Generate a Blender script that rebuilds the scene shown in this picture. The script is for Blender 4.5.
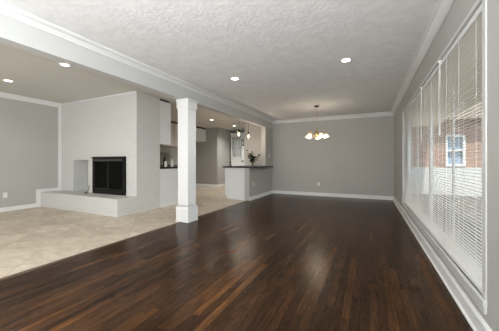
import bpy, bmesh, math, random
from mathutils import Vector, Matrix
random.seed(7)
PI = math.pi
sc = bpy.context.scene
for o in list(bpy.data.objects): bpy.data.objects.remove(o)
C = sc.collection

# ------------------------------------------------------------------ camera
cd = bpy.data.cameras.new('camera'); cam = bpy.data.objects.new('camera', cd); C.objects.link(cam)
cam.location = (0, 0, 1.055)
cam.rotation_euler = (PI/2, 0, math.atan(119.5/249.5))
cd.sensor_width = 36; cd.lens = 18.0; cd.shift_y = -0.007
cd.clip_start = 0.02; cd.clip_end = 300
sc.camera = cam

# ------------------------------------------------------------------ world, sun, fill lights, exposure
w = bpy.data.worlds.new('sky'); sc.world = w; w.use_nodes = True
wb = w.node_tree.nodes['Background']
wb.inputs[0].default_value = (0.80, 0.90, 1.0, 1); wb.inputs[1].default_value = 1.5
sd = bpy.data.lights.new('sun', 'SUN'); sd.energy = 4.0; sd.angle = 0.02; sd.color = (1, .94, .84)
sun = bpy.data.objects.new('sun', sd); C.objects.link(sun)
sun.rotation_euler = Vector((-.08, .45, -.88)).to_track_quat('-Z', 'Y').to_euler()

def area(name, loc, direction, sx, sy, energy, color):
    d = bpy.data.lights.new(name, 'AREA'); d.shape = 'RECTANGLE'; d.size = sx; d.size_y = sy
    d.energy = energy; d.color = color
    o = bpy.data.objects.new(name, d); C.objects.link(o)
    o.location = loc; o.rotation_euler = Vector(direction).to_track_quat('-Z', 'Y').to_euler()
    return o
# added fill lights, out of view behind and beside the camera
area('fill_rear_living', (-2.3, -1.9, 1.35), (.5, 1, .08), 2.2, 2.0, 60, (.95, .98, 1))
area('fill_rear_den', (-5.0, -1.95, 1.3), (0, 1, .05), 3.0, 2.0, 40, (.97, .985, 1))
area('fill_side_rear', (.58, -.55, 1.25), (-1, .22, .08), 2.4, 1.9, 150, (.95, .98, 1))  # added unseen fill for the faces turned towards the window side
# added fill light aimed upward, brightens the ceiling from behind the camera
area('fill_ceiling_bounce', (-.9, -1.0, 1.5), (0, .35, 1), .9, .9, 82, (.93, .97, 1))

sc.view_settings.view_transform = 'Standard'; sc.view_settings.look = 'None'
sc.view_settings.gamma = 1.0; sc.view_settings.use_curve_mapping = False
sc.view_settings.exposure = 0.6

# ------------------------------------------------------------------ helpers
class MB:
    def __init__(self): self.bm = bmesh.new()
    def box(self, x0, x1, y0, y1, z0, z1, bevel=0):
        m = Matrix.Translation(((x0+x1)/2, (y0+y1)/2, (z0+z1)/2)) @ Matrix.Diagonal((abs(x1-x0), abs(y1-y0), abs(z1-z0), 1))
        r = bmesh.ops.create_cube(self.bm, size=1, matrix=m)
        if bevel:
            es = list({e for v in r['verts'] for e in v.link_edges})
            bmesh.ops.bevel(self.bm, geom=es, offset=bevel, segments=2, affect='EDGES', profile=.6)
        return self
    def prism(self, pts, a, b, axis='z'):
        f = {'z': lambda p, q: (p[0], p[1], q), 'y': lambda p, q: (p[0], q, p[1]), 'x': lambda p, q: (q, p[0], p[1])}[axis]
        v0 = [self.bm.verts.new(f(p, a)) for p in pts]; v1 = [self.bm.verts.new(f(p, b)) for p in pts]
        n = len(pts); fs = [self.bm.faces.new(v0), self.bm.faces.new(v1)]
        for i in range(n): fs.append(self.bm.faces.new((v0[i], v0[(i+1) % n], v1[(i+1) % n], v1[i])))
        bmesh.ops.recalc_face_normals(self.bm, faces=fs); return self
    def tube(self, pts, r, seg=10, r1=None):
        pts = [Vector(p) for p in pts]; rings = []; n = len(pts)
        for i, p in enumerate(pts):
            t = (pts[min(i+1, n-1)] - pts[max(i-1, 0)]).normalized()
            u = t.cross(Vector((0, 0, 1)))
            if u.length < 1e-3: u = t.cross(Vector((1, 0, 0)))
            u.normalize(); v = t.cross(u)
            rr = r if r1 is None else r + (r1-r)*i/(n-1)
            rings.append([self.bm.verts.new(p + (u*math.cos(2*PI*k/seg) + v*math.sin(2*PI*k/seg))*rr) for k in range(seg)])
        fs = []
        for a, b in zip(rings, rings[1:]):
            for k in range(seg): fs.append(self.bm.faces.new((a[k], a[(k+1) % seg], b[(k+1) % seg], b[k])))
        fs.append(self.bm.faces.new(rings[0])); fs.append(self.bm.faces.new(rings[-1]))
        bmesh.ops.recalc_face_normals(self.bm, faces=fs); return self
    def lathe(self, prof, c=(0, 0, 0), seg=20, M=None):
        rings = []; nv = []
        for r, z in prof:
            if r < 1e-5: ring = [self.bm.verts.new((c[0], c[1], c[2]+z))]
            else: ring = [self.bm.verts.new((c[0]+r*math.cos(2*PI*k/seg), c[1]+r*math.sin(2*PI*k/seg), c[2]+z)) for k in range(seg)]
            rings.append(ring); nv += ring
        fs = []
        for a, b in zip(rings, rings[1:]):
            for k in range(seg):
                q = [a[k % len(a)], a[(k+1) % len(a)], b[(k+1) % len(b)], b[k % len(b)]]
                q2 = []
                for v in q:
                    if v not in q2: q2.append(v)
                if len(q2) > 2: fs.append(self.bm.faces.new(q2))
        bmesh.ops.recalc_face_normals(self.bm, faces=fs)
        if M is not None: bmesh.ops.transform(self.bm, matrix=M, verts=nv)
        return self
    def build(self, name, mat, parent=None, smooth=False, origin=None):
        me = bpy.data.meshes.new(name)
        if origin is None: origin = parent.location if parent is not None and parent.type == 'EMPTY' else None
        if origin is not None: bmesh.ops.translate(self.bm, verts=self.bm.verts, vec=-Vector(origin))
        self.bm.to_mesh(me); self.bm.free(); me.materials.append(mat)
        if smooth:
            for p in me.polygons: p.use_smooth = True
            try: me.set_sharp_from_angle(angle=math.radians(40))
            except Exception: pass
        o = bpy.data.objects.new(name, me); C.objects.link(o)
        if parent is not None: o.parent = parent
        elif origin is not None: o.location = origin
        return o

def sub(c, p): c.parent = p; c.location = (0, 0, 0); return c
def thing(name, label, cat, loc=(0, 0, 0), rz=0, group=None):
    o = bpy.data.objects.new(name, None); C.objects.link(o); o.location = loc; o.rotation_euler = (0, 0, rz)
    o.empty_display_size = .1; o['label'] = label; o['category'] = cat
    if group: o['group'] = group
    return o
def tag(o, label, cat, group=None):
    o['label'] = label; o['category'] = cat
    if group: o['group'] = group
    return o
def struct(name, mb, mat, label=None, cat=None, parent=None, **k):
    o = mb.build(name, mat, parent, **k)
    if parent is None:
        o['kind'] = 'structure'
        if label: o['label'] = label
        if cat: o['category'] = cat
    return o
def dup(root, loc, label=None, rz=None):
    r = root.copy(); C.objects.link(r); r.location = loc
    if rz is not None: r.rotation_euler = (0, 0, rz)
    if label: r['label'] = label
    for ch in list(root.children):
        c = ch.copy(); C.objects.link(c); c.parent = r
        for g in list(ch.children):
            d = g.copy(); C.objects.link(d); d.parent = c
    return r

# ------------------------------------------------------------------ materials
def mat(name, col, rough=.6, metal=0, spec=.5, coat=0, emit=None, estr=0):
    m = bpy.data.materials.new(name); m.use_nodes = True
    b = m.node_tree.nodes['Principled BSDF']
    b.inputs['Base Color'].default_value = (*col, 1); b.inputs['Roughness'].default_value = rough
    b.inputs['Metallic'].default_value = metal; b.inputs['Specular IOR Level'].default_value = spec
    b.inputs['Coat Weight'].default_value = coat
    if emit: b.inputs['Emission Color'].default_value = (*emit, 1); b.inputs['Emission Strength'].default_value = estr
    return m
class NT:
    def __init__(s, m): s.t = m.node_tree; s.b = s.t.nodes['Principled BSDF']
    def n(s, typ, **k):
        x = s.t.nodes.new(typ)
        for a, v in k.items(): setattr(x, a, v)
        return x
    def l(s, a, b): s.t.links.new(a, b)
    def pos(s):
        return s.n('ShaderNodeNewGeometry').outputs['Position']
    def math(s, op, a, b=None):
        x = s.n('ShaderNodeMath', operation=op)
        for i, v in enumerate((a, b)):
            if v is None: continue
            if isinstance(v, (int, float)): x.inputs[i].default_value = v
            else: s.l(v, x.inputs[i])
        return x.outputs[0]
    def ramp(s, fac, stops):
        r = s.n('ShaderNodeValToRGB'); e = r.color_ramp.elements
        while len(e) < len(stops): e.new(.5)
        for k, (p, c) in enumerate(stops): e[k].position = p; e[k].color = (*c, 1)
        s.l(fac, r.inputs[0]); return r.outputs[0]
    def noise(s, vec, scale, detail=3, rough=.5):
        x = s.n('ShaderNodeTexNoise'); s.l(vec, x.inputs['Vector']); x.inputs['Scale'].default_value = scale
        x.inputs['Detail'].default_value = detail; x.inputs['Roughness'].default_value = rough; return x.outputs['Fac']
    def mapping(s, vec, scale=(1, 1, 1), rot=(0, 0, 0), loc=(0, 0, 0)):
        x = s.n('ShaderNodeMapping'); s.l(vec, x.inputs[0]); x.inputs['Scale'].default_value = scale
        x.inputs['Rotation'].default_value = rot; x.inputs['Location'].default_value = loc; return x.outputs[0]
    def bump(s, h, strength, dist):
        x = s.n('ShaderNodeBump'); x.inputs['Strength'].default_value = strength; x.inputs['Distance'].default_value = dist
        s.l(h, x.inputs['Height']); s.l(x.outputs[0], s.b.inputs['Normal']); return x
    def mix(s, fac, a, b, mode='MIX'):
        x = s.n('ShaderNodeMix', data_type='RGBA', blend_type=mode)
        for i, v in ((0, fac), (6, a), (7, b)):
            if isinstance(v, (int, float)): x.inputs[i].default_value = v
            elif isinstance(v, tuple): x.inputs[i].default_value = (*v, 1)
            else: s.l(v, x.inputs[i])
        return x.outputs[2]

def painted(name, col, bump=.15, scale=220, rough=.75):
    m = mat(name, col, rough, spec=.3); t = NT(m); p = t.pos()
    t.bump(t.noise(p, scale, 3), bump, .002)
    n = t.noise(p, 1.3, 3)
    t.l(t.mix(n, tuple(c*.96 for c in col), tuple(min(1, c*1.04) for c in col)), t.b.inputs['Base Color'])
    return m
M_wall = painted('greige_paint', (.455, .445, .415))
M_trim = mat('white_trim_paint', (.76, .76, .745), .35)
M_trimw = mat('white_column_paint', (.74, .74, .73), .4)
M_header = painted('header_paint', (.54, .54, .525))
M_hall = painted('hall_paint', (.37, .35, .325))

M_ceil = mat('textured_ceiling_paint', (.66, .66, .65), .85, spec=.2); t = NT(M_ceil); p = t.pos()
n1 = t.noise(p, 26, 5, .6); n2 = t.noise(p, 7, 4, .6)
h = t.ramp(n1, [(.42, (0, 0, 0)), (.58, (1, 1, 1))])
t.bump(h, .3, .004)
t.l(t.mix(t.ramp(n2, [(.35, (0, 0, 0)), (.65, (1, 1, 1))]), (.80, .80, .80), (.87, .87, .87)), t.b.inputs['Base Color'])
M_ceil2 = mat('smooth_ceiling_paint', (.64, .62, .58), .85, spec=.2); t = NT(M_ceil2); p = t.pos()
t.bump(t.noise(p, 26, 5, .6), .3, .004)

# dark stained oak strips running along Y
M_wood = mat('dark_oak_strip_floor', (.05, .03, .02), .3); t = NT(M_wood); p = t.pos()
sp = t.n('ShaderNodeSeparateXYZ'); t.l(p, sp.inputs[0]); X, Y = sp.outputs[0], sp.outputs[1]
row = t.math('FLOOR', t.math('DIVIDE', X, .0585))
wn = t.n('ShaderNodeTexWhiteNoise', noise_dimensions='1D'); t.l(row, wn.inputs['W'])
yy = t.math('ADD', t.math('DIVIDE', Y, 1.25), t.math('MULTIPLY', wn.outputs['Value'], 17.3))
idy = t.math('FLOOR', yy)
cb = t.n('ShaderNodeCombineXYZ'); t.l(row, cb.inputs[0]); t.l(idy, cb.inputs[1])
w2 = t.n('ShaderNodeTexWhiteNoise', noise_dimensions='2D'); t.l(cb.outputs[0], w2.inputs['Vector'])
pc = t.ramp(w2.outputs['Value'], [(0, (.029, .0148, .0080)), (.35, (.040, .0198, .0100)), (.7, (.052, .0252, .0120)), (.92, (.070, .0315, .0130)), (1, (.100, .046, .018))])
off = t.n('ShaderNodeCombineXYZ'); t.l(t.math('MULTIPLY', w2.outputs['Value'], 31), off.inputs[2])
va = t.n('ShaderNodeVectorMath', operation='ADD'); t.l(p, va.inputs[0]); t.l(off.outputs[0], va.inputs[1])
g1 = t.noise(t.mapping(va.outputs[0], (30, 2.6, 1)), 2.2, 7, .72)
g2 = t.noise(t.mapping(va.outputs[0], (9, 1.4, 1)), 2.0, 4, .6)
blot = t.noise(t.mapping(p, (1.5, .7, 1)), 1.4, 3)
gr = t.ramp(g1, [(.34, (.48, .46, .45)), (.52, (1, 1, 1)), (.68, (1.65, 1.58, 1.45))])
c1 = t.mix(1.0, pc, gr, 'MULTIPLY')
c1 = t.mix(1.0, c1, t.ramp(g2, [(.3, (.72, .70, .68)), (.7, (1.25, 1.25, 1.22))]), 'MULTIPLY')
c1 = t.mix(1.0, c1, t.ramp(blot, [(.3, (.62, .6, .62)), (.7, (1.4, 1.4, 1.36))]), 'MULTIPLY')
fx = t.math('FRACT', t.math('DIVIDE', X, .0585)); fy = t.math('FRACT', yy)
ex = t.math('LESS_THAN', fx, .035); ey = t.math('LESS_THAN', fy, .003)
edge = t.math('MAXIMUM', ex, ey)
c1 = t.mix(edge, c1, (.008, .005, .004))
t.l(c1, t.b.inputs['Base Color'])
t.l(t.ramp(g1, [(.3, (.30,)*3), (.7, (.19,)*3)]), t.b.inputs['Roughness'])
hh = t.math('SUBTRACT', t.math('MULTIPLY', g1, .5), edge)
wv = t.noise(t.mapping(p, (6, .8, 1)), 2.0, 2)
hh = t.math('ADD', hh, t.math('MULTIPLY', wv, 2.0))
t.bump(hh, .28, .0022)
t.b.inputs['Specular IOR Level'].default_value = .08

# travertine tiles laid on the diagonal
M_tile = mat('travertine_tile', (.5, .42, .32), .35); t = NT(M_tile); p = t.pos()
mp = t.mapping(p, (1/.457, 1/.457, 1), (0, 0, PI/4))
s2 = t.n('ShaderNodeSeparateXYZ'); t.l(mp, s2.inputs[0])
fa, fb = t.math('FRACT', s2.outputs[0]), t.math('FRACT', s2.outputs[1])
gg = t.math('MAXIMUM', t.math('LESS_THAN', fa, .014), t.math('LESS_THAN', fb, .014))
cb = t.n('ShaderNodeCombineXYZ'); t.l(t.math('FLOOR', s2.outputs[0]), cb.inputs[0]); t.l(t.math('FLOOR', s2.outputs[1]), cb.inputs[1])
w2 = t.n('ShaderNodeTexWhiteNoise', noise_dimensions='2D'); t.l(cb.outputs[0], w2.inputs['Vector'])
base = t.ramp(w2.outputs['Value'], [(0, (.50, .42, .32)), (.5, (.56, .48, .375)), (1, (.61, .53, .425))])
off = t.n('ShaderNodeCombineXYZ'); t.l(t.math('MULTIPLY', w2.outputs['Value'], 13), off.inputs[2])
va = t.n('ShaderNodeVectorMath', operation='ADD'); t.l(p, va.inputs[0]); t.l(off.outputs[0], va.inputs[1])
cl = t.noise(t.mapping(va.outputs[0], (3.0, 6.5, 1)), 1.3, 5, .65)
cc = t.mix(1.0, base, t.ramp(cl, [(.3, (.78, .74, .69)), (.68, (1.16, 1.17, 1.18))]), 'MULTIPLY')
cc = t.mix(gg, cc, (.34, .28, .21)); t.l(cc, t.b.inputs['Base Color'])
t.bump(t.math('SUBTRACT', 1.0, gg), .3, .001)

# painted brick
def brick_mat(name, base, mort, swap, bump=.6, var=.06):
    m = mat(name, base, .6, spec=.3); t = NT(m); p = t.pos()
    s = t.n('ShaderNodeSeparateXYZ'); t.l(p, s.inputs[0]); c = t.n('ShaderNodeCombineXYZ')
    t.l(t.math('ADD', s.outputs[0], s.outputs[1]), c.inputs[0]); t.l(s.outputs[2], c.inputs[1])
    br = t.n('ShaderNodeTexBrick'); t.l(c.outputs[0], br.inputs['Vector'])
    br.inputs['Scale'].default_value = 1; br.inputs['Brick Width'].default_value = .203; br.inputs['Row Height'].default_value = .068
    br.inputs['Mortar Size'].default_value = .006; br.inputs['Mortar Smooth'].default_value = .5
    br.inputs['Color1'].default_value = (*base, 1); br.inputs['Color2'].default_value = (*[q*(1-var) for q in base], 1)
    br.inputs['Mortar'].default_value = (*mort, 1)
    t.l(br.outputs['Color'], t.b.inputs['Base Color'])
    hgt = t.math('SUBTRACT', t.math('MULTIPLY', t.noise(p, 90, 3), .4), br.outputs['Fac'])
    t.bump(hgt, bump, .004); return m
M_brickw = brick_mat('white_painted_brick', (.63, .625, .60), (.57, .565, .54), 0, .6, .03)
M_brickr = brick_mat('pink_brick', (.42, .27, .21), (.45, .40, .36), 0, .4, .3)

M_black = mat('black_metal', (.006, .006, .006), .45, .6)
M_blackedge = mat('worn_black_metal', (.022, .02, .018), .45, .5)
M_dark = mat('gap_shade_firebox_black', (.01, .009, .008), .9)  # firebox lining, and painted shade in the gaps over the cabinets
M_cab = mat('white_cabinet_paint', (.72, .73, .72), .4)
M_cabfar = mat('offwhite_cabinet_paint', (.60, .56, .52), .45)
M_gran = mat('black_granite', (.012, .011, .011), .3, spec=.25); t = NT(M_gran); p = t.pos()
t.l(t.ramp(t.noise(p, 260, 2), [(.55, (.010, .009, .009)), (.75, (.09, .08, .07))]), t.b.inputs['Base Color'])
M_steel = mat('dark_pull_metal', (.04, .038, .035), .3, .8)
M_plate = mat('white_plastic', (.78, .77, .74), .35)
M_slot = mat('outlet_slot', (.03, .03, .03), .6)
M_brass = mat('antique_brass', (.55, .38, .16), .28, 1.0)
M_bronze = mat('dark_bronze', (.06, .045, .03), .4, .8)
M_blind = mat('blind_vinyl', (.84, .83, .80), .45)
_b = M_blind.node_tree; _tl = _b.nodes.new('ShaderNodeBsdfTranslucent'); _tl.inputs[0].default_value = (.95, .86, .72, 1)
_mx = _b.nodes.new('ShaderNodeMixShader'); _mx.inputs[0].default_value = .35
_b.links.new(_b.nodes['Principled BSDF'].outputs[0], _mx.inputs[1]); _b.links.new(_tl.outputs[0], _mx.inputs[2])
_b.links.new(_mx.outputs[0], _b.nodes['Material Output'].inputs[0])
M_vinyl = mat('window_vinyl', (.80, .80, .79), .4)
M_cord = mat('blind_cord', (.88, .87, .85), .6)
M_leaf = mat('dark_leaf', (.018, .035, .014), .5)
M_petal = mat('white_petal', (.75, .74, .66), .6)
M_berry = mat('dark_flower', (.02, .012, .018), .6)
M_conc = painted('worn_asphalt', (.13, .125, .115), .2, 60, .9)
M_tan = painted('tan_porch_paint', (.80, .70, .56))
M_grass = mat('lawn', (.10, .15, .05), .9); t = NT(M_grass); p = t.pos()
t.l(t.ramp(t.noise(p, 6, 5, .7), [(.3, (.05, .09, .025)), (.7, (.17, .22, .08))]), t.b.inputs['Base Color'])
M_lamp = mat('recessed_lamp_glow', (1, 1, 1), .5, emit=(1, .96, .90), estr=5)
M_bulb = mat('warm_bulb_glow', (1, .9, .7), .5, emit=(1, .80, .52), estr=4)
M_shade = mat('frosted_shade', (.9, .86, .76), .5, emit=(1, .90, .70), estr=.45)
def clear(name, col, fac, rough=.02):
    m = bpy.data.materials.new(name); m.use_nodes = True; nt = m.node_tree; nt.nodes.clear()
    o = nt.nodes.new('ShaderNodeOutputMaterial'); mx = nt.nodes.new('ShaderNodeMixShader')
    tr = nt.nodes.new('ShaderNodeBsdfTransparent'); gl = nt.nodes.new('ShaderNodeBsdfGlossy')
    tr.inputs[0].default_value = (*col, 1); gl.inputs['Roughness'].default_value = rough; mx.inputs[0].default_value = fac
    nt.links.new(tr.outputs[0], mx.inputs[1]); nt.links.new(gl.outputs[0], mx.inputs[2]); nt.links.new(mx.outputs[0], o.inputs[0])
    return m
M_glass = clear('window_glass', (.97, .98, .98), .06)
M_fglass = clear('smoked_firebox_glass', (.35, .35, .35), .025)
M_pglass = clear('clear_pendant_glass', (.93, .93, .92), .10)

# ------------------------------------------------------------------ dimensions
XR = .62; XL = -7.03; YB = 7.95; Y0 = -2.0; ZC = 2.44; ZL = 2.52
HX0, HX1 = -3.09, -2.95; ZH = 2.165
XF = -2.98           # wood / tile joint

# ------------------------------------------------------------------ floors and ceilings
struct('floor', MB().box(XF, XR+.12, Y0, YB+.1, -.12, 0), M_wood, 'dark brown oak strip floor of the empty living room', 'floor')
struct('floor', MB().box(XL-.1, XF, Y0, 10.5, -.12, .0), M_tile, 'beige travertine tile floor of den and kitchen', 'floor')
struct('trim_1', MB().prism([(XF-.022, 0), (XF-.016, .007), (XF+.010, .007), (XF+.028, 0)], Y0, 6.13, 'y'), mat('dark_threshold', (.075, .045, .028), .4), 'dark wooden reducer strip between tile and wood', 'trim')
struct('ceiling', MB().box(HX0, XR+.12, Y0, YB+.1, ZC, ZC+.25), M_ceil, 'textured white ceiling of the living room', 'ceiling')
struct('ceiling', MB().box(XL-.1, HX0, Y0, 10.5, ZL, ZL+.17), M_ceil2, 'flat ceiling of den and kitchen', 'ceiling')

# ------------------------------------------------------------------ walls
WY0, WY1, WZ0, WZ1 = 1.955, 5.80, .24, 2.03
m = MB()
m.box(XR, XR+.14, Y0, WY0, 0, ZC); m.box(XR, XR+.14, WY1, YB+.1, 0, ZC)
m.box(XR, XR+.14, WY0, WY1, 0, WZ0); m.box(XR, XR+.14, WY0, WY1, WZ1, ZC)
struct('wall_right', m, M_wall)
struct('wall_back', MB().box(-4.0, XR, YB, YB+.12, 0, ZL), M_wall)
struct('wall_rear', MB().box(XL-.1, XR+.12, Y0-.12, Y0, 0, ZL), M_wall)
struct('wall_left', MB().box(XL-.12, XL, Y0, 8.93, 0, ZL), M_wall)
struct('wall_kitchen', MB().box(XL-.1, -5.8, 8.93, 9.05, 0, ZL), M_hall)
struct('wall_hall', MB().box(-5.92, -5.8, 9.05, 10.4, 0, ZL), M_wall)
struct('wall_far', MB().box(-5.92, -3.9, 10.4, 10.5, 0, ZL), M_wall)
struct('wall_pantry', MB().box(-4.0, -3.9, YB+.12, 10.4, 0, ZL), M_wall)
struct('wall_header', MB().box(HX0, HX1, Y0, YB, ZH, ZL), M_header)
struct('wall_stub', MB().box(HX0, HX1, 7.33, YB, 0, ZH), M_wall)
struct('wall_half', MB().box(HX0, HX1, 6.14, 7.33, 0, .895), M_wall)

# ------------------------------------------------------------------ crown moulding and baseboards
def crown_prof(z, s=1, d=.085, h=.095):
    return [(0, z-h), (s*.012, z-h), (s*.014, z-h+.014), (s*.026, z-h+.022), (s*.045, z-h+.042), (s*(d-.022), z-.026), (s*(d-.010), z-.020), (s*d, z-.014), (s*d, z), (0, z)]
def shift(pr, x): return [(a+x, b) for a, b in pr]
struct('trim_2', MB().prism(shift(crown_prof(ZC, -1), XR), Y0, YB, 'y'), M_trim)
struct('trim_3', MB().prism(shift(crown_prof(ZC, 1, .095, .068), HX1), Y0, YB, 'y'), M_trim)
struct('trim_4', MB().prism(shift(crown_prof(ZC, -1), YB), HX1, XR, 'x'), M_trim)
struct('trim_5', MB().prism(shift(crown_prof(ZL, 1), XL), Y0, 3.64, 'y'), M_trim)
def base_prof(h=.10, d=.016, s=1): return [(0, 0), (s*(d+.012), 0), (s*(d+.012), .012), (s*d, .02), (s*d, h-.014), (s*(d-.006), h-.004), (s*(d-.010), h), (0, h)]
struct('baseboard_back', MB().prism(shift(base_prof(s=-1), YB), HX1, XR, 'x'), M_trim)
m = MB().prism(shift(base_prof(.115, .020, -1), XR), Y0, YB, 'y')
struct('baseboard_right', m, M_trim)
struct('baseboard_stub', MB().prism(shift(base_prof(s=1), HX1), 6.14, YB, 'y'), M_trim)
struct('baseboard_left', MB().prism(shift(base_prof(.085), XL), Y0, 3.13, 'y'), M_trim)
struct('baseboard_kitchen', MB().prism(shift(base_prof(s=-1), 8.93), XL, -5.8, 'x'), M_trim)
struct('baseboard_hall', MB().prism(shift(base_prof(s=1), -5.8), 8.915, 10.4, 'y'), M_trim)
# white trim following the brick on the left wall
m = MB().box(XL, XL+.018, 3.11, 3.195, 0, .415).box(XL, XL+.018, 3.195, 3.638, .346, .415)
m.box(XL, XL+.018, 3.57, 3.638, .415, ZL-.095)
struct('trim_6', m, M_trim)
struct('trim_7', MB().box(XL+.085, -4.33, 3.625, 3.64, ZL-.022, ZL), M_trimw)

# ------------------------------------------------------------------ fireplace
FX1 = -4.33; FY = 3.64; HZT = .345
fp = thing('fireplace', 'white painted brick fireplace with raised hearth and log niche', 'fireplace', (-5.6, 3.9, 0))
nx0, nx1, nz0, nz1 = -6.52, -5.93, HZT, 1.10
ix0, ix1, iz0, iz1 = -5.67, -4.68, .365, 1.15
m = MB()
for a, b, z0, z1 in ((XL, nx0, HZT, ZL), (nx1, ix0, HZT, ZL), (ix1, FX1, HZT, ZL), (nx0, nx1, nz1, ZL), (ix0, ix1, iz1, ZL)):
    m.box(a, b, FY, 4.10, z0, z1)
m.box(XL, FX1, 4.10, 4.28, HZT, ZL)
m.box(ix0, ix1, FY, 4.10, HZT, iz0)
m.build('chimney_breast', M_brickw, fp)
m = MB().box(XL, FX1, 3.20, 4.28, 0, HZT)
m.build('hearth', M_brickw, fp)
# firebox insert
ox0, ox1, oz0, oz1 = -5.71, -4.64, .348, 1.175
m = MB().box(ox0, ox0+.055, FY-.045, FY+.02, oz0, oz1, .004).box(ox1-.055, ox1, FY-.045, FY+.02, oz0, oz1, .004)
m.box(ox0+.055, ox1-.055, FY-.045, FY+.02, oz0, oz0+.10, .004).box(ox0+.055, ox1-.055, FY-.045, FY+.02, oz1-.075, oz1, .004)
fr = m.build('insert_frame', M_black, fp)
MB().box(ox0-.03, ox1+.006, FY-.062, FY-.045, oz1-.034, oz1-.012, .002).build('hood_rail', M_blackedge, fp)
MB().box(ox0+.06, ox1-.07, FY-.056, FY-.045, oz1-.088, oz1-.068, .002).build('vent_bar', mat('brushed_grey_bar', (.20, .19, .17), .4, .8), fp)
m = MB()
for k in range(22):
    x = ox0+.10+k*.04
    m.box(x, x+.022, FY-.049, FY-.044, oz0+.03, oz0+.075)
m.build('lower_grille', M_blackedge, fp)
m = MB().box(ix0+.001, ix0+.02, FY+.021, 4.095, iz0+.001, iz1-.001).box(ix1-.02, ix1-.001, FY+.021, 4.095, iz0+.001, iz1-.001)
m.box(ix0+.02, ix1-.02, 4.07, 4.095, iz0+.001, iz1-.001).box(ix0+.02, ix1-.02, FY+.021, 4.07, iz0+.001, iz0+.02).box(ix0+.02, ix1-.02, FY+.021, 4.07, iz1-.02, iz1-.001)
m.build('firebox', M_dark, fp)
for s in range(2):
    a = ox0+.06 if s == 0 else (ox0+ox1)/2+.002; b = (ox0+ox1)/2-.002 if s == 0 else ox1-.06
    z0, z1 = oz0+.105, oz1-.092
    m = MB().box(a, a+.022, FY-.035, FY-.018, z0, z1).box(b-.022, b, FY-.035, FY-.018, z0, z1).box(a+.022, b-.022, FY-.035, FY-.018, z0, z0+.022).box(a+.022, b-.022, FY-.035, FY-.018, z1-.022, z1)
    d = m.build('door', M_blackedge if s == 0 else M_black, fp)
    g = MB().box(a+.022, b-.022, FY-.029, FY-.025, z0+.022, z1-.022).build('door_glass', M_fglass, None, origin=fp.location)
    g.location = (0, 0, 0); sub(g, d)
    hx = b-.012 if s == 0 else a+.012
    h_ = MB().tube([(hx, FY-.035, .80), (hx, FY-.05, .79), (hx, FY-.05, .70), (hx, FY-.035, .69)], .005, 8).build('door_handle', M_blackedge, None, origin=fp.location, smooth=True)
    h_.location = (0, 0, 0); sub(h_, d)
# log grate inside
m = MB()
for k in range(6):
    x = -5.45+k*.10
    m.tube([(x, 3.70, iz0+.12), (x, 3.71, iz0+.075), (x, 3.98, iz0+.075)], .009, 6)
m.tube([(-5.5, 3.75, iz0+.07), (-4.90, 3.75, iz0+.07)], .009, 6).tube([(-5.5, 3.95, iz0+.07), (-4.90, 3.95, iz0+.07)], .009, 6)
for x in (-5.47, -4.93):
    for y in (3.75, 3.95): m.tube([(x, y, iz0+.021), (x, y, iz0+.07)], .009, 6)
tag(m.build('fire_grate', M_black, smooth=True, origin=(-5.2, 3.85, iz0+.021)), 'black iron fire grate inside the firebox behind glass', 'grate')
# small iron hook tool on the hearth
m = MB().tube([(-5.70, 3.50, HZT+.008), (-5.76, 3.47, HZT+.008), (-5.79, 3.46, HZT+.012), (-5.75, 3.51, HZT+.03), (-5.745, 3.54, HZT+.10), (-5.74, 3.546, HZT+.15), (-5.735, 3.544, HZT+.17), (-5.73, 3.544, HZT+.155)], .007, 8)
tag(m.build('fire_hook', M_black, smooth=True, origin=(-5.72, 3.5, HZT)), 'small black iron hook standing on hearth beside firebox', 'fire tool')

# ------------------------------------------------------------------ column
CX, CY = -2.96, 3.57
col = thing('column', 'white square column standing where the tile meets the wood floor', 'column', (CX, CY, 0))
def sq(m, h, z0, z1, bev=0): m.box(CX-h, CX+h, CY-h, CY+h, z0, z1, bev); return m
sq(MB(), .113, .27, 1.99, .004).build('shaft', M_trimw, col)
m = sq(MB(), .136, 0, .245, .004); m2 = [(.136, .245), (.132, .262), (.118, .275), (.108, .285)]
for (h0, z0), (h1, z1) in zip(m2, m2[1:]): sq(m, (h0+h1)/2, z0, z1)
sq(m, .143, 0, .022, .003)
m.build('plinth', M_trimw, col)
m = sq(MB(), .119, 1.99, 2.005, .003); sq(m, .127, 2.005, 2.115, .003); sq(m, .131, 2.115, 2.13, .002); sq(m, .136, 2.13, ZH, .002)
m.build('capital', M_trimw, col)

# ------------------------------------------------------------------ window and blinds
win = struct('window_1', MB().box(XR+.07, XR+.12, WY0, WY0+.045, WZ0, WZ1).box(XR+.07, XR+.12, WY1-.045, WY1, WZ0, WZ1)
    .box(XR+.07, XR+.12, WY0, WY1, WZ0, WZ0+.045).box(XR+.07, XR+.12, WY0, WY1, WZ1-.045, WZ1)
    .box(XR+.08, XR+.11, 3.83, 3.91, WZ0+.045, WZ1-.045), M_vinyl, 'wide white vinyl window behind the blinds', 'window')
yb = [(WY0+.045, 2.91), (2.95, 3.83), (3.91, 4.80), (4.84, WY1-.045)]
for a in (2.93, 4.82): MB().box(XR+.088, XR+.10, a-.02, a+.02, WZ0+.045, WZ1-.045).build('mullion', M_vinyl, win)
for a, b in yb:
    MB().box(XR+.092, XR+.096, a, b, WZ0+.045, WZ1-.045).build('window_glass', M_glass, win)
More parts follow.
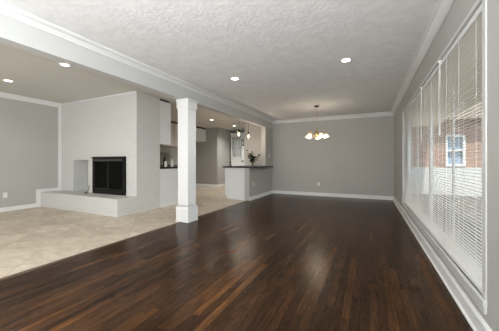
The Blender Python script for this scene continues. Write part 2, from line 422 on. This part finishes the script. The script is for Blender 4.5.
# casing, sill and apron
m = MB().box(XR-.008, XR, WY0-.05, WY0, WZ0-.03, WZ1+.05, .003).box(XR-.016, XR, WY1, WY1+.05, WZ0-.03, WZ1+.05, .003)
m.box(XR-.016, XR, WY0, WY1, WZ1, WZ1+.03, .003)
m.box(XR-.020, XR+.07, WY0-.05, WY1+.05, WZ0-.03, WZ0, .003).box(XR-.014, XR, WY0-.05, WY1+.05, WZ0-.075, WZ0-.03, .003)
struct('trim_8', m, mat('window_casing_paint', (.62, .62, .60), .4))

nb = 4; by = [WY0+.004, 2.928, 3.872, 4.822, WY1-.004]
BX = XR+.022
tilts = [-1, 0, 6, 8]
bl_labels = ['white mini blind nearest the camera at right edge', 'second white mini blind from the camera along the window',
             'third white mini blind from the camera along the window', 'white mini blind farthest from the camera near the back wall']
for i in range(nb):
    a, b = by[i]+.004, by[i+1]-.004
    t_ = thing('window_blind', bl_labels[i], 'blind', (BX, (a+b)/2, WZ0), group='mini blinds hanging in the long window')
    MB().box(BX-.018, BX+.018, a, b, WZ1-.042, WZ1-.0003, .0008).build('headrail', M_vinyl, t_)
    m = MB(); z = WZ0+.042; dz = .0232
    tilt = math.radians(tilts[i])
    cy, sy = math.cos(tilt)*.0098, math.sin(tilt)*.0098
    while z < WZ1-.046:
        p0 = (BX-cy, z-sy); p1 = (BX, z+.0028); p2 = (BX+cy, z+sy)
        j = random.uniform(-.0006, .0006)
        va = [m.bm.verts.new((q[0], a+.003, q[1]+j)) for q in (p0, p1, p2)]
        vb = [m.bm.verts.new((q[0], b-.003, q[1]+random.uniform(-.0004, .0004))) for q in (p0, p1, p2)]
        for k in range(2): m.bm.faces.new((va[k], va[k+1], vb[k+1], vb[k]))
        z += dz
    m.build('slats', M_blind, t_)
    MB().box(BX-.013, BX+.013, a+.003, b-.003, WZ0+.0003, WZ0+.034, .0008).build('bottom_rail', M_vinyl, t_)
    for f_ in (.14, .5, .86):
        y = a+(b-a)*f_
        m = MB()
        for dx in (-.0145, .0145): m.box(BX+dx-.0008, BX+dx+.0008, y-.002, y+.002, WZ0+.022, WZ1-.03)
        m.build('ladder_cord', M_cord, t_)
    y = b-.05 if i else a+.12
    wl = .72 if i in (1, 2) else .62
    yw = a+.03 if i in (1, 2) else b-.06
    if i in (1, 2):
        MB().tube([(BX-.024, yw, WZ1-.02), (BX-.026, yw, WZ1-.05), (BX-.026, yw, WZ1-wl)], .0048, 8).build('tilt_wand', M_cord, t_, smooth=True)
        MB().box(BX-.040, BX-.018, yw-.014, yw+.014, WZ1-.022, WZ1+.012, .003).build('valance_clip', M_plate, t_)
# ------------------------------------------------------------------ outlets and switches
def outlet(name, label, loc, rz, switch=False):
    t_ = thing(name, label, 'switch' if switch else 'outlet', loc, rz)
    o = MB().box(-.0355, .0355, -.006, -.0005, -.0575, .0575, .002).build('face_plate', M_plate, None); o.parent = t_
    if switch:
        o = MB().box(-.008, .008, -.014, -.006, -.014, .014, .002).build('toggle', M_plate, None); o.parent = t_
    else:
        for z in (-.021, .021):
            o = MB().box(-.015, .015, -.0085, -.006, z-.014, z+.014, .002).build('socket', M_plate, None); o.parent = t_
            g = MB().box(-.007, -.0045, -.0092, -.0084, z-.003, z+.007).box(.0045, .007, -.0092, -.0084, z-.003, z+.007).build('slot', M_slot, None); g.parent = o
outlet('wall_outlet', 'white outlet low on the grey back wall', (-1.42, YB, .37), 0)
outlet('wall_outlet', 'white outlet low on the left den wall', (XL, 2.56, .345), PI/2)
outlet('wall_outlet', 'grey-white outlet on half wall below counter overhang', (HX1, 6.42, .43), PI/2)
outlet('light_switch', 'white switch plate on wall right of the kitchen opening', (HX1, 7.66, 1.27), PI/2, True)

# ------------------------------------------------------------------ peninsula
pen = thing('peninsula_cabinet', 'white base cabinet with flat end panel behind the half wall', 'cabinet', (-3.4, 6.9, 0))
MB().box(-3.68, HX0-.002, 6.262, 7.92, .10, .893).build('body', M_cab, pen)
MB().box(-3.62, HX0-.002, 6.262, 7.92, 0, .10).build('toe_kick', M_cab, pen)
m = MB().prism([(-3.74, .10), (-3.675, .10), (-3.675, 0), (-3.092, 0), (-3.092, .895), (-3.74, .895)], 6.175, 6.26, 'y')
m.build('end_panel', M_trimw, pen)
MB().box(-3.675, HX0-.002, 6.155, 6.175, 0, .085, .003).build('end_baseboard', M_trim, pen)
for k in range(3):
    y0 = 6.29+k*.54
    d = MB().box(-3.70, -3.681, y0, y0+.51, .13, .70, .003).build('door', M_cab, pen)
    h_ = MB().tube([(-3.702, y0+.45, .52), (-3.725, y0+.45, .52), (-3.725, y0+.45, .64), (-3.702, y0+.45, .64)], .005, 8).build('handle', M_steel, None, origin=pen.location); sub(h_, d)
    MB().box(-3.70, -3.681, y0, y0+.51, .72, .875, .003).build('drawer', M_cab, pen)
m = MB().prism([(-3.78, 6.10), (-2.71, 6.10), (-2.71, 7.40), (HX1+.002, 7.40), (HX1+.002, 7.328), (HX0-.002, 7.328), (HX0-.002, 7.93), (-3.78, 7.93)], .896, .934, 'z')
tag(m.build('peninsula_countertop', M_gran, origin=(-3.3, 6.9, .896)), 'black stone countertop overhanging the grey half wall', 'countertop')

# flower arrangement on the counter
FXc, FYc, FZ = -3.12, 6.72, .934
fl = thing('flower_arrangement', 'white flowers with dark leaves in a clear vase on black countertop', 'flowers', (FXc, FYc, FZ))
MB().lathe([(0, 0), (.036, 0), (.040, .01), (.030, .05), (.030, .09), (.042, .135), (.039, .135), (.027, .09), (.027, .05), (.034, .012), (0, .01)], (FXc, FYc, FZ)).build('vase', M_pglass, fl, True)
random.seed(3)
tips = []
m = MB()
for k in range(16):
    a = 2*PI*k/16+random.uniform(-.3, .3); r = random.uniform(.04, .15); h = random.uniform(.20, .42)
    if k == 0: a, r, h = PI*1.08, .17, .46
    if k == 5: a, r, h = .35, .21, .33
    tip = Vector((FXc+r*math.cos(a), FYc+r*.8*math.sin(a), FZ+h)); tips.append(tip)
    b0 = Vector((FXc+.01*math.cos(a), FYc+.01*math.sin(a), FZ+.015)); mid = Vector((FXc+.3*r*math.cos(a), FYc+.3*r*math.sin(a), FZ+.16))
    m.tube([b0, mid, tip], .0028, 5)
m.build('stem', M_leaf, fl)
m = MB()
for k in range(130):
    tp = tips[k % 16]; c = Vector((FXc, FYc, FZ+.14)).lerp(tp, random.uniform(.1, .85)) + Vector([random.uniform(-.03, .03) for _ in range(3)])
    d = Vector((c.x-FXc, c.y-FYc, random.uniform(-.05, .12))).normalized(); s_ = d.cross(Vector((0, 0, 1))).normalized()
    L = random.uniform(.06, .10); W = L*.34; up = Vector((0, 0, .012))
    v = [m.bm.verts.new(q) for q in (c, c+d*L*.5+s_*W+up, c+d*L, c+d*L*.5-s_*W+up)]
    m.bm.faces.new(v)
m.build('foliage', M_leaf, fl)
def blossom(m, c, r):
    for k in range(7):
        a = 2*PI*k/7; q = Vector((math.cos(a), math.sin(a), .5)).normalized()
        bmesh.ops.create_icosphere(m.bm, subdivisions=1, radius=r*.55, matrix=Matrix.Translation(c+q*r*.55) @ Matrix.Diagonal((1, 1, .7, 1)))
    bmesh.ops.create_icosphere(m.bm, subdivisions=1, radius=r*.5, matrix=Matrix.Translation(c+Vector((0, 0, r*.45))))
for k in (1, 2, 3, 6, 7, 8, 9, 11, 12, 14):
    m = MB(); blossom(m, tips[k], .026); m.build('blossom', M_petal, fl)
for k in (0, 5, 10):
    m = MB(); blossom(m, tips[k], .030); m.build('dark_blossom', M_berry, fl)
# little dark stopper bottle on the counter's left end
bx_, by_ = -3.66, 6.36
m = MB().lathe([(0, 0), (.026, 0), (.026, .045), (.012, .06), (.010, .085), (.022, .098), (.026, .115), (.018, .132), (0, .138)], (bx_, by_, .934))
tag(m.build('stopper_bottle', M_bronze, smooth=True, origin=(bx_, by_, .934)), 'small dark bottle with round stopper on left end of peninsula counter', 'bottle')

# ------------------------------------------------------------------ counter run behind the chimney
bc = thing('base_cabinet', 'white base cabinet end seen left of the column', 'cabinet', (-5.3, 4.6, 0))
MB().box(-6.3, -4.375, 4.281, 4.84, .10, .893).build('body', M_cab, bc)
MB().box(-6.3, -4.375, 4.281, 4.78, 0, .10).build('toe_kick', M_cab, bc)
MB().box(-4.374, -4.345, 4.281, 4.87, 0, .895, .002).build('end_panel', M_cab, bc)
MB().box(-4.345, -4.331, 4.281, 4.87, 0, .085, .002).build('end_baseboard', M_trim, bc)
for k in range(4):
    x0 = -6.28+k*.475
    MB().box(x0, x0+.46, 4.841, 4.86, .13, .875, .003).build('door', M_cab, bc)
tag(MB().box(-6.3, -4.32, 4.282, 4.90, .896, .936, .003).build('back_countertop', M_gran, origin=(-5.3, 4.6, .896)), 'black stone countertop with bottles left of the column', 'countertop')
uc = thing('wall_cabinet', 'tall white wall cabinet beside the chimney, left of the column', 'cabinet', (-5.3, 4.45, 1.47))
MB().box(-6.3, -4.345, 4.281, 4.64, 1.47, 2.475).build('body', M_cab, uc)
for k in range(4):
    x0 = -6.28+k*.475
    MB().box(x0, x0+.46, 4.641, 4.66, 1.49, 2.46, .003).build('door', M_cab, uc)
MB().box(-6.28, -4.36, 4.30, 4.60, 2.475, ZL-.002).build('gap_shade_block', M_dark, uc)  # solid dark block, paints the shade of the gap under the ceiling
# bottles on the counter
def bottle(x, y, prof, mt, cap, label, z=.936):
    t_ = thing('bottle', label, 'bottle', (x, y, z), group='bottles on the counter left of the column')
    MB().lathe(prof, (x, y, z)).build('body', mt, t_, True)
    h = prof[-1][1]
    MB().lathe([(0, h-.004), (.011, h-.004), (.011, h+.022), (.006, h+.03), (0, h+.03)], (x, y, z)).build('cap', cap, t_, True)
M_bw = mat('pale_glazed_bottle', (.62, .60, .54), .3); M_bd = mat('dark_bottle_glass', (.02, .025, .018), .15)
bottle(-4.47, 4.60, [(0, 0), (.036, 0), (.038, .01), (.038, .10), (.030, .118), (.012, .13), (.011, .145), (0, .145)], M_bw, M_black, 'short pale bottle with dark cap on counter left of column')
bottle(-4.45, 4.80, [(0, 0), (.036, 0), (.038, .01), (.038, .12), (.028, .15), (.012, .17), (.011, .215), (0, .215)], M_bw, M_black, 'taller pale bottle with dark neck closest to the column')
bottle(-4.60, 4.70, [(0, 0), (.034, 0), (.036, .01), (.036, .17), (.026, .20), (.013, .22), (.012, .27), (0, .27)], M_bd, M_black, 'tall dark bottle between the two pale bottles')
bottle(-4.62, 4.52, [(0, 0), (.030, 0), (.032, .01), (.032, .13), (.022, .16), (.012, .18), (.011, .21), (0, .21)], M_bd, M_black, 'shorter dark bottle farthest left on the counter')

# kitchen left side
kc = thing('wall_cabinet', 'beige wall cabinet on the kitchen left wall, left of the column', 'cabinet', (-6.7, 6.7, 1.6))
MB().box(XL+.001, -6.37, 6.0, 7.45, 1.62, 2.455).build('body', M_cabfar, kc)
for k in range(3):
    d = MB().box(-6.369, -6.35, 6.01+k*.48, 6.47+k*.48, 1.64, 2.44, .003).build('door', M_cabfar, kc)
MB().box(XL+.001, -6.37, 6.0, 7.45, 2.455, ZL-.002).build('gap_shade_block', M_dark, kc)  # gap above the cabinet filled near-black as painted shade
fc = thing('wall_cabinet', 'white wall cabinet with dark pulls seen right of the column', 'cabinet', (-6.7, 8.2, 1.97))
MB().box(XL+.001, -6.37, 7.46, 8.915, 1.965, 2.455).build('body', M_cab, fc)
for k in range(2):
    y0 = 7.48+k*.715
    d = MB().box(-6.369, -6.35, y0, y0+.70, 1.98, 2.44, .003).build('door', M_cab, fc)
    d2 = MB().box(-6.35, -6.344, y0+.06, y0+.64, 2.04, 2.38, .003).build('door_panel', M_cab, None, origin=fc.location); sub(d2, d)
    yk = y0+.60 if k == 0 else y0+.10
    h_ = MB().tube([(-6.35, yk, 2.03), (-6.325, yk, 2.03), (-6.325, yk, 2.14), (-6.35, yk, 2.14)], .007, 8).build('handle', M_steel, None, origin=fc.location); sub(h_, d)
MB().box(XL+.001, -6.37, 7.46, 8.915, 2.455, ZL-.002).build('gap_shade_block', M_dark, fc)  # shade of the open gap put in as a dark block
MB().box(XL+.001, -6.34, 7.46, 8.925, 1.935, 1.965).build('light_rail', M_cab, fc)
kb = thing('base_cabinet', 'base cabinet on the kitchen left wall behind the bottles', 'cabinet', (-6.7, 6.7, 0))
MB().box(XL+.001, -6.45, 5.8, 7.45, .10, .893).build('body', M_cab, kb)
MB().box(XL+.001, -6.50, 5.8, 7.45, 0, .10).build('toe_kick', M_cab, kb)
for k in range(3): MB().box(-6.449, -6.43, 5.81+k*.545, 6.345+k*.545, .13, .875, .003).build('door', M_cab, kb)
tag(MB().box(XL+.001, -6.40, 5.8, 7.46, .896, .936).build('side_countertop', M_gran, origin=(-6.7, 6.6, .896)), 'dark countertop along the kitchen left wall', 'countertop')
M_bs = mat('mosaic_backsplash', (.2, .19, .17), .3); t = NT(M_bs); p = t.pos()
sx = t.n('ShaderNodeSeparateXYZ'); t.l(p, sx.inputs[0]); cx_ = t.n('ShaderNodeCombineXYZ'); t.l(sx.outputs[1], cx_.inputs[0]); t.l(sx.outputs[2], cx_.inputs[1])
bt = t.n('ShaderNodeTexBrick'); t.l(cx_.outputs[0], bt.inputs[0]); bt.inputs['Scale'].default_value = 1; bt.inputs['Brick Width'].default_value = .10; bt.inputs['Row Height'].default_value = .05
bt.inputs['Mortar Size'].default_value = .003; bt.inputs['Color1'].default_value = (.10, .09, .08, 1); bt.inputs['Color2'].default_value = (.30, .28, .25, 1); bt.inputs['Mortar'].default_value = (.35, .33, .3, 1)
t.l(bt.outputs[0], t.b.inputs['Base Color'])
struct('trim_9', MB().box(XL, XL+.012, 5.8, 7.45, .937, 1.42), M_bs)

# tall hutch at the end of the hall
hu = thing('hutch', 'tall white hutch with glazed doors and dark pulls beyond the counter', 'cabinet', (-5.1, 10.1, 0))
hx0, hx1, hy = -5.72, -4.47, 9.98
m = MB().box(hx0, hx0+.03, hy, 10.39, 0, 2.3).box(hx1-.03, hx1, hy, 10.39, 0, 2.3).box(hx0+.03, hx1-.03, 10.12, 10.39, 0, 2.3).box(hx0+.03, hx1-.03, hy, 10.12, 2.26, 2.3).box(hx0+.03, hx1-.03, hy, 10.12, 0, .1)
for z in (1.22, 1.5, 1.78, 2.04): m.box(hx0+.03, hx1-.03, hy+.02, 10.12, z, z+.02)
m.build('body', M_cab, hu)
MB().box(hx0-.03, hx1+.03, hy-.03, 10.395, 2.3, 2.37, .005).build('cornice', M_cab, hu)
hm = (hx0+hx1)/2
for s in range(2):
    a, b = (hx0+.005, hm-.002) if s == 0 else (hm+.002, hx1-.005)
    m = MB().box(a, a+.07, hy-.022, hy-.001, 1.20, 2.25).box(b-.07, b, hy-.022, hy-.001, 1.20, 2.25).box(a+.07, b-.07, hy-.022, hy-.001, 1.20, 1.27).box(a+.07, b-.07, hy-.022, hy-.001, 2.18, 2.25)
    for z in (1.5, 1.78, 2.04): m.box(a+.07, b-.07, hy-.018, hy-.004, z-.008, z+.016)
    m.box((a+b)/2-.01, (a+b)/2+.01, hy-.018, hy-.004, 1.27, 2.18)
    d = m.build('glazed_door', M_trimw, hu)
    g = MB().box(a+.07, b-.07, hy-.012, hy-.009, 1.27, 2.18).build('pane', M_glass, None, origin=hu.location); sub(g, d)
    hx = b-.035 if s == 0 else a+.035
    h_ = MB().tube([(hx, hy-.023, 1.80), (hx, hy-.06, 1.80), (hx, hy-.06, 2.05), (hx, hy-.023, 2.05)], .02, 8).build('handle', M_black, None, origin=hu.location); sub(h_, d)
    d = MB().box(a, b, hy-.022, hy-.001, .11, 1.18, .003).build('lower_door', M_trimw, hu)
    h_ = MB().lathe([(0, 0), (.012, 0), (.010, .02), (.028, .028), (.028, .042), (0, .05)], (0, 0, 0), 12, Matrix.Translation((hx, hy-.022, 1.10)) @ Matrix.Rotation(PI/2, 4, 'X')).build('knob', M_black, None, origin=hu.location, smooth=True); sub(h_, d)

# ------------------------------------------------------------------ recessed lights
def recessed(x, y, z, label, power, color=(1, .98, .94)):
    t_ = thing('recessed_light', label, 'ceiling light', (x, y, z), group='recessed ceiling lights')
    MB().lathe([(.060, -.001), (.085, -.001), (.085, -.006), (.064, -.009), (.056, -.006), (.056, -.002)], (x, y, z), 28).build('trim_ring', M_plate, t_, True)
    MB().lathe([(0, -.005), (.055, -.005), (.055, -.002), (0, -.002)], (x, y, z), 28).build('lens', M_lamp, t_)
    d = bpy.data.lights.new('lamp', 'SPOT'); d.energy = power; d.spot_size = math.radians(150); d.spot_blend = .8; d.shadow_soft_size = .06; d.color = color
    o = bpy.data.objects.new('lamp_light', d); C.objects.link(o); o.location = (0, 0, -.03); o.parent = t_
recessed(-2.005, 3.63, ZC, 'recessed ceiling light over living room, nearer the beam', 16)
recessed(-.282, 3.62, ZC, 'recessed ceiling light over living room, nearer the window', 14)
recessed(-5.85, 2.17, ZL, 'recessed light in the den ceiling, at the left edge', 12)
recessed(-4.12, 2.18, ZL, 'recessed light in the den ceiling, beside the beam', 12)
recessed(-4.92, 7.24, ZL, 'recessed kitchen light closest to the column', 42)
recessed(-4.92, 8.84, ZL, 'recessed kitchen light above the hutch', 70)

# ------------------------------------------------------------------ pendants
def pendant(x, y, zb, label):
    t_ = thing('pendant_light', label, 'pendant light', (x, y, ZL), group='glass pendants over the peninsula')
    MB().lathe([(0, -.002), (.055, -.002), (.055, -.012), (.02, -.03), (0, -.03)], (x, y, ZL)).build('canopy', M_bronze, t_, True)
    MB().tube([(x, y, ZL-.03), (x, y, zb+.14)], .004, 8).build('cord', M_bronze, t_)
    MB().lathe([(0, .15), (.014, .145), (.022, .13), (.024, .075), (.016, .06), (0, .058)], (x, y, zb)).build('socket', M_bronze, t_, True)
    MB().lathe([(.024, .085), (.045, .065), (.060, .02), (.062, -.04), (.055, -.08), (.050, -.085), (.050, -.082), (.053, -.078), (.060, -.04), (.058, .02), (.043, .063), (.024, .083)], (x, y, zb)).build('glass_shade', M_pglass, t_, True)
    MB().lathe([(0, .058), (.014, .05), (.020, .03), (.030, 0), (.026, -.022), (.012, -.035), (0, -.038)], (x, y, zb)).build('bulb', M_bulb, t_, True)
    d = bpy.data.lights.new('bulb', 'POINT'); d.energy = 6; d.shadow_soft_size = .04; d.color = (1, .82, .66)
    o = bpy.data.objects.new('bulb_light', d); C.objects.link(o); o.location = (0, 0, zb-ZL-.13); o.parent = t_
pendant(-3.42, 6.42, 1.865, 'glass pendant over the peninsula, left of the pair')
pendant(-3.42, 7.07, 1.865, 'glass pendant over the peninsula, right of the pair')

# ------------------------------------------------------------------ chandelier
hx, hy_ = -1.165, 6.26
ch = thing('chandelier', 'brass chandelier with frosted glass shades hanging near the back wall', 'chandelier', (hx, hy_, ZC))
MB().lathe([(0, -.001), (.068, -.001), (.068, -.010), (.045, -.028), (.012, -.04), (0, -.04)], (hx, hy_, ZC)).build('canopy', M_bronze, ch, True)
m = MB(); z = ZC-.04
k = 0
while z > 1.90:
    L = .034
    pts = []
    for q in range(9):
        a = 2*PI*q/8; u_, v_ = .008*math.cos(a), L/2*math.sin(a)
        pts.append((hx+(u_ if k % 2 else 0), hy_+(0 if k % 2 else u_), z-L/2+v_))
    m.tube(pts, .0022, 5); z -= L-.006; k += 1
m.build('chain', M_brass, ch)
MB().lathe([(0, 1.91), (.008, 1.905), (.010, 1.88), (.024, 1.865), (.012, 1.845), (.014, 1.80), (.034, 1.775), (.040, 1.75), (.030, 1.725), (.014, 1.705), (.022, 1.69), (.016, 1.665), (.006, 1.645), (0, 1.64)], (hx, hy_, 0)).build('body', M_brass, ch, True)
for k in range(5):
    a = 2*PI*k/5+.35; ca, sa = math.cos(a), math.sin(a)
    P = lambda r, z: (hx+r*ca, hy_+r*sa, z)
    arm = MB().tube([P(.02, 1.745), P(.06, 1.70), P(.10, 1.69), P(.14, 1.715), P(.165, 1.765), P(.19, 1.80), P(.21, 1.795), P(.215, 1.765)], .0058, 8).build('arm', M_brass, ch, True)
    Mx = Matrix.Translation(P(.215, 1.755)) @ Matrix.Rotation(.30, 4, Vector((sa, -ca, 0)))
    sk = MB().lathe([(0, .03), (.010, .028), (.026, .008), (.028, -.012), (0, -.014)], (0, 0, 0), 16, Mx).build('shade_holder', M_brass, None, origin=ch.location, smooth=True); sub(sk, arm)
    sh = MB().lathe([(.024, -.008), (.038, -.022), (.052, -.05), (.060, -.08), (.076, -.108), (.073, -.108), (.057, -.08), (.049, -.05), (.035, -.022), (.022, -.010)], (0, 0, 0), 20, Mx).build('shade', M_shade, ch, True)
    bb = MB().lathe([(0, -.014), (.012, -.02), (.024, -.05), (.018, -.075), (0, -.083)], (0, 0, 0), 12, Mx).build('bulb', M_bulb, ch, True)
d = bpy.data.lights.new('chandelier_glow', 'POINT'); d.energy = 9; d.shadow_soft_size = .2; d.color = (1, .85, .66)
o = bpy.data.objects.new('chandelier_light', d); C.objects.link(o); o.location = (0, 0, 1.60-ZC); o.parent = ch

# ------------------------------------------------------------------ outside, seen through the blinds
struct('planting_bed', MB().box(XR+.14, 1.5, -6, 10.9, -.30, -.10), mat('dark_mulch', (.03, .028, .022), .95), 'dark planting bed below the window', 'ground')
struct('ground', MB().box(1.5, 14, -6, 30, -.30, -.12), M_conc, 'concrete walk outside the window', 'ground')
struct('lawn', MB().box(14, 60, -20, 60, -.32, -.13), M_grass, 'lawn beyond the walk', 'ground')
m = MB()
for k in range(9): m.box(XR+.14+k*.13, XR+.14+k*.13+.122, -4, 10.9, 2.34, 2.36)
m.box(XR+.14, 1.93, -4, 10.9, 2.36, 2.75)
struct('eave_soffit', m, M_tan, 'tan boarded soffit of the roof overhang outside the window', 'roof')
struct('eave_fascia', MB().box(1.93, 1.97, -4, 10.9, 2.24, 2.75), M_tan, 'tan fascia board of the roof overhang', 'roof')
pw = thing('house_wing', 'brick wing of the house seen through the far blinds', 'building', (3.0, 12.5, -.12))
MB().box(.9, 4.8, 10.99, 14.0, -.12, .86).build('painted_base', M_header, pw)
m = MB().box(.9, 4.8, 11.0, 14.0, .86, .9).box(.9, 4.8, 11.0, 14.0, 2.0, 2.5).box(.9, 2.45, 11.0, 14.0, .9, 2.0).box(3.0, 4.8, 11.0, 14.0, .9, 2.0)
m.build('brick_wall', M_brickr, pw)
MB().box(2.45, 3.0, 11.08, 11.14, .9, 2.0).build('pane', mat('window_blue_grey', (.28, .36, .46), .15), pw)
m = MB().box(2.45, 2.51, 10.97, 11.08, .9, 2.0).box(2.93, 3.0, 10.97, 11.08, .9, 2.0).box(2.51, 2.93, 10.97, 11.08, .9, .97).box(2.51, 2.93, 10.97, 11.08, 1.93, 2.0).box(2.51, 2.93, 10.97, 11.08, 1.43, 1.48)
m.build('window_frame', M_trim, pw)
MB().prism([(.6, 2.5), (5.3, 2.5), (2.95, 3.9)], 10.6, 14.2, 'y').build('gable', mat('faded_shingle', (.34, .29, .24), .9), pw)
